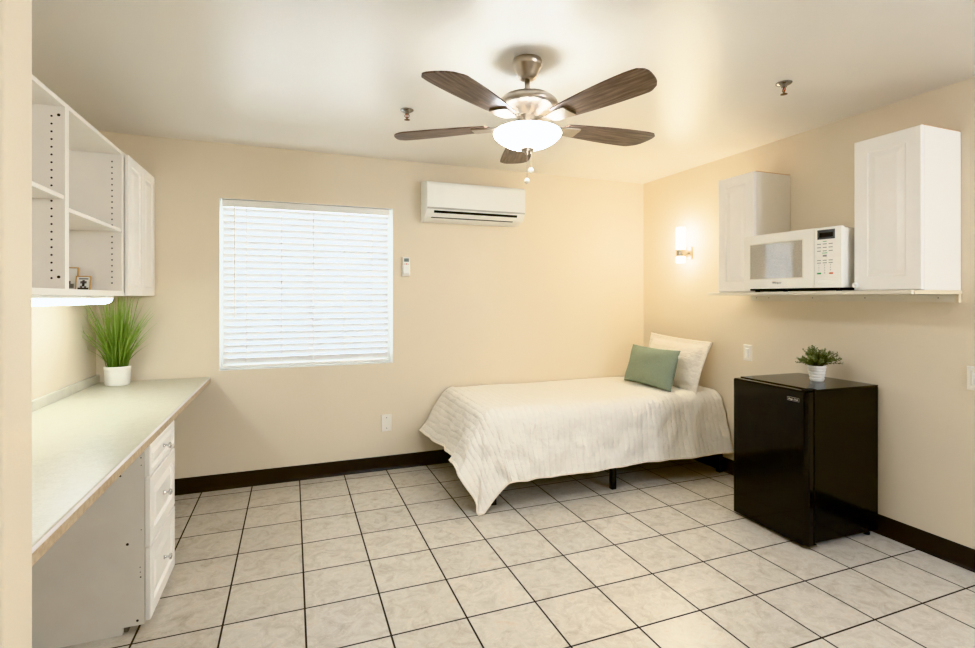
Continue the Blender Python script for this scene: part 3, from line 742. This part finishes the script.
# ================================================================ FRIDGE
def fridge():
    x0, x1 = 2.560, 3.113; y0, y1 = 1.909, 2.416; z0, z1 = .018, .843
    t = thing('mini_fridge', ((x0+x1)/2, (y0+y1)/2, 0), 'glossy black mini fridge against right wall beside the bed', 'fridge')
    bm = B(); box(bm, (x0+.060, y0+.004, z0+.01), (x1, y1-.004, z1), .004); obj('cabinet_body', bm, M['fridge_side'], t)
    bm = B(); box(bm, (x0+.052, y0+.012, z0+.02), (x0+.060, y1-.012, z1-.01)); obj('door_gasket', bm, M['black_slot'], t)
    # door: bowed edges rounded strongly on the vertical sides
    bm = B(); R_ = .020; pr = []
    for (cx, cy, a0) in ((x0+R_, y0+R_, PI), (x0+.050, y0+.002, None), (x0+.050, y1-.002, None), (x0+R_, y1-R_, PI/2)):
        if a0 is None: pr.append((cx, cy if cy > 2.2 else cy)); continue
        seq = range(0, 7)
        for k in seq:
            if a0 == PI: a = 1.5*PI-(PI/2)*(6-k)/6 if False else PI+(PI/2)*k/6
            else: a = PI/2+(PI/2)*k/6
            pr.append((cx+R_*math.cos(a), cy+R_*math.sin(a)))
    a = [bm.verts.new((x, y, z0)) for x, y in pr]; b = [bm.verts.new((x, y, z1-.004)) for x, y in pr]; n = len(pr)
    for k in range(n): bm.faces.new((a[k], a[(k+1) % n], b[(k+1) % n], b[k]))
    bm.faces.new(a); bm.faces.new(b); bmesh.ops.recalc_face_normals(bm, faces=bm.faces)
    dr = obj('door', bm, M['fridge'], t)
    bm = B(); box(bm, (x0+.004, y0+.02, z1-.004), (x0+.050, y1-.012, z1+.002), .002); obj('door_top_cap', bm, M['fridge_side'], dr)
    bm = B(); box(bm, (x0+.060, y0+.003, z1), (x1, y1-.003, FZ), .003); obj('top_plate', bm, M['fridge'], t)
    bm = B(); box(bm, (x0+.015, y0+.010, z1+.0015), (x0+.085, y0+.045, z1+.009), .002); lathe(bm, (x0+.03, y0+.027, z1+.009), [(.008, 0), (.006, .004)], 12); obj('hinge_cover', bm, M['black_metal'], t)
    bm = B(); box(bm, (x0+.02, y0+.006, .006), (x0+.085, y0+.04, z0-.001), .001); obj('bottom_hinge', bm, M['chrome'], t)
    for x in (x0+.08, x1-.05):
        for y in (y0+.035, y1-.035):
            bm = B(); lathe(bm, (x, y, 0), [(.016, 0), (.016, .012), (.010, .014), (.010, .029)], 14); obj('foot', bm, M['black_metal'], t)
    # logo plate on the door
    yc, zc = 1.990, .791; r, u = -Y, Z
    bm = B(); nested(bm, (x0, yc+.037, zc-.0105), -Y, Z, -X, .074, .021, [(0, 0), (0, .0012), (.0022, .0012), (.0022, .0006), (.0025, .0006)], 0)
    for f in bm.faces:
        c = f.calc_center_median()
    lb = obj('logo_plate', bm, [M['lightgrey']], dr)
    bm = B(); box(bm, (x0-.0009, yc-.0342, zc-.0078), (x0-.0004, yc+.0342, zc+.0078)); obj('logo_field', bm, M['black_slot'], lb)
    text('logo_text', 'Magic Chef', .0125, (x0-.0011, yc, zc-.001), -Y, Z, M['plate'], lb, sx=1.0)
fridge(); fridge_plant()
bpy.data.objects['mini_fridge'].rotation_euler.z = math.radians(-1.9)

# ================================================================ BED
BX0, BX1, BY0, BY1 = 1.13, 3.10, 3.035, 3.965; BZ = .600
bed = thing('bed_frame', ((BX0+BX1)/2, (BY0+BY1)/2, 0), 'black metal platform bed frame in the corner, mostly hidden under the quilt', 'bed frame')
bm = B(); r = .035
for lo, hi in (((BX0+.16, BY0-.02, .205), (BX1, BY0-.02+r, .245)), ((BX0, BY1-r, .205), (BX1, BY1, .245)), ((BX0, BY0+.14, .205), (BX0+r, BY1-r, .245)), ((BX1-r, BY0+.015, .205), (BX1, BY1-r, .245)), ((BX0+r, 3.48, .205), (BX1-r, 3.52, .245))): box(bm, lo, hi, .002)
for k in range(9):
    x = BX0+.12+k*.21; box(bm, (x, BY0+.01, .2455), (x+.05, BY1-.02, .2555))
obj('rails_and_slats', bm, M['black_metal'], bed)
for x in (BX0+.002, 2.09, BX1-.037):
    for y in (BY0-.02, 3.483, BY1-.037):
        if x < BX0+.1 and y < BY0+.1: x, y = x+.07, y+.05
        bm = B(); box(bm, (x, y, 0), (x+.036, y+.036, .205), .002); obj('leg', bm, M['black_metal'], bed)
bm = B(); box(bm, (BX0, BY0, .257), (BX1, BY1, BZ), .09, 6)
tag(obj('mattress', bm, M['mattress'], smooth=True), 'white twin mattress on the bed frame, hidden beneath the quilt', 'mattress')

def quilt():
    t = thing('quilt', ((BX0+BX1)/2, (BY0+BY1)/2, BZ), 'cream quilted bedspread draped over the bed down to the floor corner', 'quilt')
    TOP = BZ+.020; R_ = .12
    fx, fy = BX0-.012+R_, BY0-.012+R_     # lines where the top starts to roll over
    OF, OB = .453, .522                   # overhang measured along the cloth, foot and front
    ex = BX1+.015
    NU, NV = 230, 130
    umin, umax = -OF, ex-fx; vmin, vmax = -OB, D-.014-fy
    def hang(r, phi):
        """outward and downward travel after r of cloth past the roll line"""
        q = R_*(PI/2-phi)
        if r <= q:
            a = r/R_; return R_*math.sin(a), R_*(1-math.cos(a))
        s = r-q; a = PI/2-phi
        return R_*math.sin(a)+s*math.sin(phi), R_*(1-math.cos(a))+s*math.cos(phi)
    def sm(a, b, x): x = min(1, max(0, (x-a)/(b-a))); return x*x*(3-2*x)
    from mathutils import noise as nz
    bm = B(); uvl = bm.loops.layers.uv.new('UVMap'); grid = []
    foot_phi = math.radians(31); front_phi = math.radians(8)
    for i in range(NU+1):
        row = []
        for j in range(NV+1):
            u = umin+(umax-umin)*i/NU; v = vmin+(vmax-vmin)*j/NV
            a, b = max(0, -u), max(0, -v)
            wob = nz.noise((u*3, v*3, 1.7)); wob2 = nz.noise((u*9, v*9, 5.1))
            if a == 0 and b == 0:
                x, y, z = fx+u, fy+v, TOP+.006*wob+.0035*wob2
                back = max(0, y-(D-.075)); z -= back*back*3
            else:
                rr = math.hypot(a, b); th = math.atan2(b, a)
                tt = th/(PI/2)
                phi = foot_phi*(1-sm(.24, .50, tt))+front_phi*sm(.40, .9, tt)+math.radians(12)*math.exp(-((tt-.52)/.17)**2); rr *= 1+.07*math.exp(-((tt-.53)/.2)**2)
                if b == 0:   # foot side: long soft waves along the hem
                    phi = foot_phi-math.radians(15)*sm(.02, .26, v)+math.radians(17)*sm(.52, .84, v)+math.radians(2)*math.sin(v*23)*sm(0, .1, v)
                elif a == 0:
                    w = math.sin(u*9+1.0)*.5+math.sin(u*21+.4)*.35+math.sin(u*4.1)*.4
                    phi = front_phi+math.radians(4.4)*w*sm(0, .15, u)+math.radians(7)*sm(1.3, 1.9, u)
                o, d = hang(rr, max(phi, 0))
                o += .018*wob2*min(1, rr/.25)+.008*wob*min(1, rr/.25)
                azi = th
                x, y, z = fx+max(u, 0)-o*math.cos(azi), fy+max(v, 0)-o*math.sin(azi), TOP-d+.006*wob*(1-min(1, rr/.1))
                if b > 0: x += .10*(sm(.5, .95, tt) if a > 0 else 1-sm(0, .35, u))*max(0, rr-.12)/.5
                if z < .006: z = .006+.01*max(0, (rr-.6))
            y = min(y, D-.012)
            row.append((bm.verts.new((x, y, z)), (u, v)))
        grid.append(row)
    for i in range(NU):
        for j in range(NV):
            q = [grid[i][j], grid[i+1][j], grid[i+1][j+1], grid[i][j+1]]
            fc = bm.faces.new([w[0] for w in q])
            for lp, w in zip(fc.loops, q): lp[uvl].uv = w[1]
    # rolled binding along the hem
    hem = [grid[i][0][0].co.copy() for i in range(NU, -1, -2)]+[grid[0][j][0].co.copy() for j in range(2, NV+1, 2)]
    bmesh.ops.recalc_face_normals(bm, faces=bm.faces)
    if sum(f.normal.z for f in bm.faces) < 0: bmesh.ops.reverse_faces(bm, faces=bm.faces)
    q = obj('cover', bm, M['quilt'], t, smooth=True)
    md = q.modifiers.new('thickness', 'SOLIDIFY'); md.thickness = .008; md.offset = -1
    bm = B(); tube(bm, hem, .0055, 8); obj('hem_binding', bm, M['quilt_edge'], t, smooth=True)
quilt()

def cushion(w, h, th, flange, pinch, n=44, wrinkle=.006, seed=0):
    """pillow in local coordinates: x across, y up, z thickness; returns bmesh with metric UVs"""
    from mathutils import noise as nz
    bm = B(); uvl = bm.loops.layers.uv.new('UVMap'); sides = []
    for s in (1, -1):
        g = []
        for i in range(n+1):
            row = []
            for j in range(n+1):
                a, b = 2*i/n-1, 2*j/n-1
                x = a*(w/2)*(1-pinch*(1-b*b)); y = b*(h/2)*(1-pinch*(1-a*a))
                ia = min(1, abs(a)/(1-flange/(w/2))) if flange else abs(a); ib = min(1, abs(b)/(1-flange/(h/2))) if flange else abs(b)
                t_ = (max(0, 1-ia**2.6)**.55)*(max(0, 1-ib**2.6)**.55)
                z = s*(th/2*t_+.003)+wrinkle*nz.noise((x*9+seed, y*9, s))*(.3+t_)
                row.append((bm.verts.new((x, y, z)), (x, y)))
            g.append(row)
        sides.append(g)
        for i in range(n):
            for j in range(n):
                q = [g[i][j], g[i+1][j], g[i+1][j+1], g[i][j+1]]
                if s < 0: q = q[::-1]
                fc = bm.faces.new([k[0] for k in q])
                for lp, k in zip(fc.loops, q): lp[uvl].uv = k[1]
    A, Bk = sides; rim = lambda g: [g[i][0][0] for i in range(n)]+[g[n][j][0] for j in range(n)]+[g[i][n][0] for i in range(n, 0, -1)]+[g[0][j][0] for j in range(n, 0, -1)]
    ra, rb = rim(A), rim(Bk)
    for k in range(len(ra)): bm.faces.new((ra[k], rb[k], rb[(k+1) % len(ra)], ra[(k+1) % len(ra)]))
    return bm
def place(bm, o, right, up):
    r = Vector(right).normalized(); u = Vector(up); u = (u-r*u.dot(r)).normalized(); n = r.cross(u)
    Mx = Matrix(((r.x, u.x, n.x, o[0]), (r.y, u.y, n.y, o[1]), (r.z, u.z, n.z, o[2]), (0, 0, 0, 1)))
    bmesh.ops.transform(bm, matrix=Mx, verts=bm.verts)
bm = cushion(.71, .42, .17, .045, .05, seed=2, wrinkle=.022)
place(bm, (2.972, 3.43, .817), (0, -1, -.04), (.36, 0, 1))
sham = thing('pillow', (2.92, 3.45, .62), 'cream quilted pillow with flanged edges leaning against the right wall', 'pillow')
obj('sham_cover', bm, M['sham'], sham, smooth=True)
bm = cushion(.60, .325, .14, 0, .06, seed=9, wrinkle=.010)
place(bm, (2.752, 3.43, .780), (-.02, -1, 0), (.30, .02, 1))
gp = thing('throw_pillow', (2.74, 3.36, .62), 'sage green rectangular throw pillow in front of the cream pillow', 'pillow')
obj('cushion_cover', bm, M['green'], gp, smooth=True)
bm = B(); box(bm, (2.777, 3.135, .874), (2.783, 3.157, .898)); obj('tag', bm, M['plastic'], gp)

# ================================================================ CEILING FAN
FX_, FY_ = 1.006, 2.114
fan = thing('ceiling_fan', (FX_, FY_, HC), 'five-blade ceiling fan with dark wood blades, nickel motor and lit bowl', 'ceiling fan')
C0 = (FX_, FY_, 0)
bm = B(); lathe(bm, C0, [(.066, HC), (.068, HC-.006), (.068, HC-.026), (.064, HC-.032), (.060, HC-.036), (.044, HC-.070), (.036, HC-.084), (.020, HC-.088)], 40); obj('canopy', bm, M['nickel'], fan, smooth=True)
bm = B(); lathe(bm, C0, [(.0125, HC-.08), (.0125, 2.268)], 20); obj('downrod', bm, M['nickel'], fan, smooth=True)
bm = B(); lathe(bm, C0, [(.016, 2.282), (.022, 2.276), (.030, 2.272), (.080, 2.268), (.118, 2.256), (.136, 2.240), (.142, 2.224), (.138, 2.212), (.118, 2.202), (.085, 2.192), (.060, 2.180), (.050, 2.172)], 56); obj('motor_housing', bm, M['nickel'], fan, smooth=True)
bm = B(); lathe(bm, C0, [(.045, 2.182), (.050, 2.176), (.050, 2.140), (.066, 2.132), (.098, 2.122), (.112, 2.112), (.112, 2.106)], 48); obj('switch_housing', bm, M['nickel'], fan, smooth=True)
bm = B(); lathe(bm, C0, [(.110, 2.112), (.138, 2.109), (.151, 2.102), (.155, 2.095), (.150, 2.083), (.130, 2.064), (.100, 2.046), (.064, 2.033), (.026, 2.027), (.003, 2.026)], 56); obj('glass_bowl', bm, M['globe'], fan, smooth=True)
bm = B(); lathe(bm, C0, [(.032, 2.029), (.033, 2.023), (.028, 2.017), (.014, 2.013), (.010, 2.003), (.003, 2.000)], 32); obj('finial', bm, M['nickel'], fan, smooth=True)
for dx, zb in ((-.008, 1.876), (.012, 1.925)):
    bm = B()
    tube(bm, [(FX_+dx, FY_-.014, 2.020), (FX_+dx, FY_-.014, zb+.012)], .0012, 6)
    ch = obj('pull_chain', bm, M['nickel'], fan)
    bm = B(); bmesh.ops.create_icosphere(bm, subdivisions=2, radius=.0125, matrix=Matrix.Translation((FX_+dx, FY_-.014, zb))); obj('pull_ball', bm, M['crystal'], ch)
ZB = 2.136; PITCH = math.radians(6.5)
def blade_pt(A, r, lat, dz):
    d = Vector((math.cos(A), math.sin(A), 0)); l = Vector((-math.sin(A), math.cos(A), 0))
    return Vector((FX_, FY_, ZB))+d*r+l*(lat*math.cos(PITCH))+Z*(-lat*math.sin(PITCH)+dz)
for kb in range(5):
    A = math.radians(-.5+72*kb)
    bm = B(); uvl = bm.loops.layers.uv.new('UVMap'); n = 30; m = 8; r0, r1 = .175, .682; TH = .006
    def half(f):   # half width along the blade
        w = .052+.034*math.sin(min(1, f/.80)*PI/2)
        if f > .80: w = .086-.006*((f-.80)/.20)**2
        return w
    top, bot = [], []
    for i in range(n+1):
        f = i/n; h = half(f); rt, rb_ = [], []
        for j in range(m+1):
            s = 2*j/m-1; r = r0+(r1-r0)*f
            if f > .8: r -= ((f-.8)/.2)*(.026*abs(s)**5+.012*s*s)+((f-.8)/.2)*.040*(s+1)/2
            if f < .15: r += (1-f/.15)*.018*abs(s)**2
            rt.append((bm.verts.new(blade_pt(A, r, s*h, TH/2)), (r, s*h+kb*.31))); rb_.append((bm.verts.new(blade_pt(A, r, s*h, -TH/2)), (r, s*h+kb*.31)))
        top.append(rt); bot.append(rb_)
    def quad(q):
        fc = bm.faces.new([k[0] for k in q])
        for lp, k in zip(fc.loops, q): lp[uvl].uv = k[1]
    for i in range(n):
        for j in range(m):
            quad((top[i][j], top[i+1][j], top[i+1][j+1], top[i][j+1])); quad((bot[i][j], bot[i][j+1], bot[i+1][j+1], bot[i+1][j]))
        quad((top[i][0], bot[i][0], bot[i+1][0], top[i+1][0])); quad((top[i][m], top[i+1][m], bot[i+1][m], bot[i][m]))
    for i in (0, n):
        for j in range(m): quad((top[i][j], top[i][j+1], bot[i][j+1], bot[i][j]))
    bmesh.ops.recalc_face_normals(bm, faces=bm.faces)
    bo = obj('fan_blade', bm, M['blade'], fan)
    # blade iron: flat arm from the switch housing flaring under the blade root
    bm = B(); sec = [(.068, .020, .014), (.110, .016, .006), (.150, .026, -.006), (.185, .036, -.0075), (.250, .042, -.0075), (.258, .040, -.0075)]
    tp, bt = [], []
    for r, h, dz in sec:
        tp.append([bm.verts.new(blade_pt(A, r, s*h, dz+.003)) for s in (-1, 1)]); bt.append([bm.verts.new(blade_pt(A, r, s*h, dz-.004)) for s in (-1, 1)])
    for i in range(len(sec)-1):
        bm.faces.new((tp[i][0], tp[i+1][0], tp[i+1][1], tp[i][1])); bm.faces.new((bt[i][0], bt[i][1], bt[i+1][1], bt[i+1][0]))
        for s in (0, 1): bm.faces.new((tp[i][s], bt[i][s], bt[i+1][s], tp[i+1][s]))
    for i in (0, -1): bm.faces.new((tp[i][0], tp[i][1], bt[i][1], bt[i][0]))
    bmesh.ops.recalc_face_normals(bm, faces=bm.faces)
    obj('blade_bracket', bm, M['nickel'], fan)

# ================================================================ SPRINKLERS
def sprinkler(x, y, label, rz):
    t = thing('fire_sprinkler', (x, y, HC), label, 'sprinkler')
    bm = B(); lathe(bm, (x, y, HC), [(.038, 0), (.038, -.003), (.030, -.008), (.014, -.010), (.013, -.022), (.006, -.024)], 28); obj('escutcheon', bm, M['chrome'], t, smooth=True)
    bm = B()
    for s in (-1, 1):
        pts = []
        for k in range(9):
            a = PI*k/8; pts.append((x+s*.013*math.sin(a)*math.cos(rz), y+s*.013*math.sin(a)*math.sin(rz), HC-.022-.026*k/8))
        tube(bm, pts, .0025, 6)
    lathe(bm, (x, y, HC), [(.005, -.045), (.004, -.056)], 10)
    obj('frame_arms', bm, M['brass'], t)
    bm = B(); lathe(bm, (x, y, HC), [(.0028, -.023), (.0028, -.046)], 10); obj('glass_bulb', bm, M['red'], t)
    bm = B(); lathe(bm, (x, y, HC), [(.016, -.056), (.0165, -.058), (.006, -.060)], 16); obj('deflector', bm, M['brass'], t)
sprinkler(.620, 2.918, 'small brass fire sprinkler on the ceiling left of the fan', -.3)
sprinkler(2.323, 1.869, 'small chrome fire sprinkler on the ceiling right of the fan', 1.2)

# ================================================================ LIGHT
w = bpy.data.worlds.new('outside'); SC.world = w; w.use_nodes = True
bg = w.node_tree.nodes['Background']; bg.inputs[0].default_value = (1, .90, .81, 1); bg.inputs[1].default_value = 1.15
def area(name, loc, rot, size, power, col, sy=None):
    l = bpy.data.lights.new(name, 'AREA'); l.energy = power; l.color = col; l.size = size
    if sy: l.shape = 'RECTANGLE'; l.size_y = sy
    o = bpy.data.objects.new(name, l); o.location = loc; o.rotation_euler = rot; COL.objects.link(o); return o
area('daylight', ((WX0+WX1)/2, D+.9, 1.7), (math.radians(-80), 0, 0), 1.8, 35, (1, .89, .79), 1.8)     # outside the window, aimed in
pl = bpy.data.lights.new('fill_light', 'POINT'); pl.energy = 36; pl.color = (1, .98, .97); pl.shadow_soft_size = .22
po = bpy.data.objects.new('fill_light', pl); po.location = (2.7, -.9, 2.05); COL.objects.link(po)         # unseen fill light added behind the camera, brightens surfaces facing it

# ================================================================ CAMERA
cam = bpy.data.cameras.new('camera'); co = bpy.data.objects.new('camera', cam); COL.objects.link(co)
co.location = (0, 0, HCAM); co.rotation_euler = (PI/2, 0, -.3661)
cam.sensor_width = 36; cam.lens = 509.25/975*36; cam.shift_y = -(324-297.75)/975; cam.clip_start = .02
SC.camera = co
SC.view_settings.view_transform = 'Khronos PBR Neutral'; SC.view_settings.look = 'None'
SC.view_settings.exposure = 1.36; SC.view_settings.use_white_balance = True; SC.view_settings.white_balance_temperature = 5200; SC.view_settings.white_balance_tint = 9; SC.view_settings.gamma = 1
SC.cycles.use_denoising = True
SC.cycles.max_bounces = 12; SC.cycles.diffuse_bounces = 8; SC.cycles.transparent_max_bounces = 16; SC.cycles.sample_clamp_indirect = 6
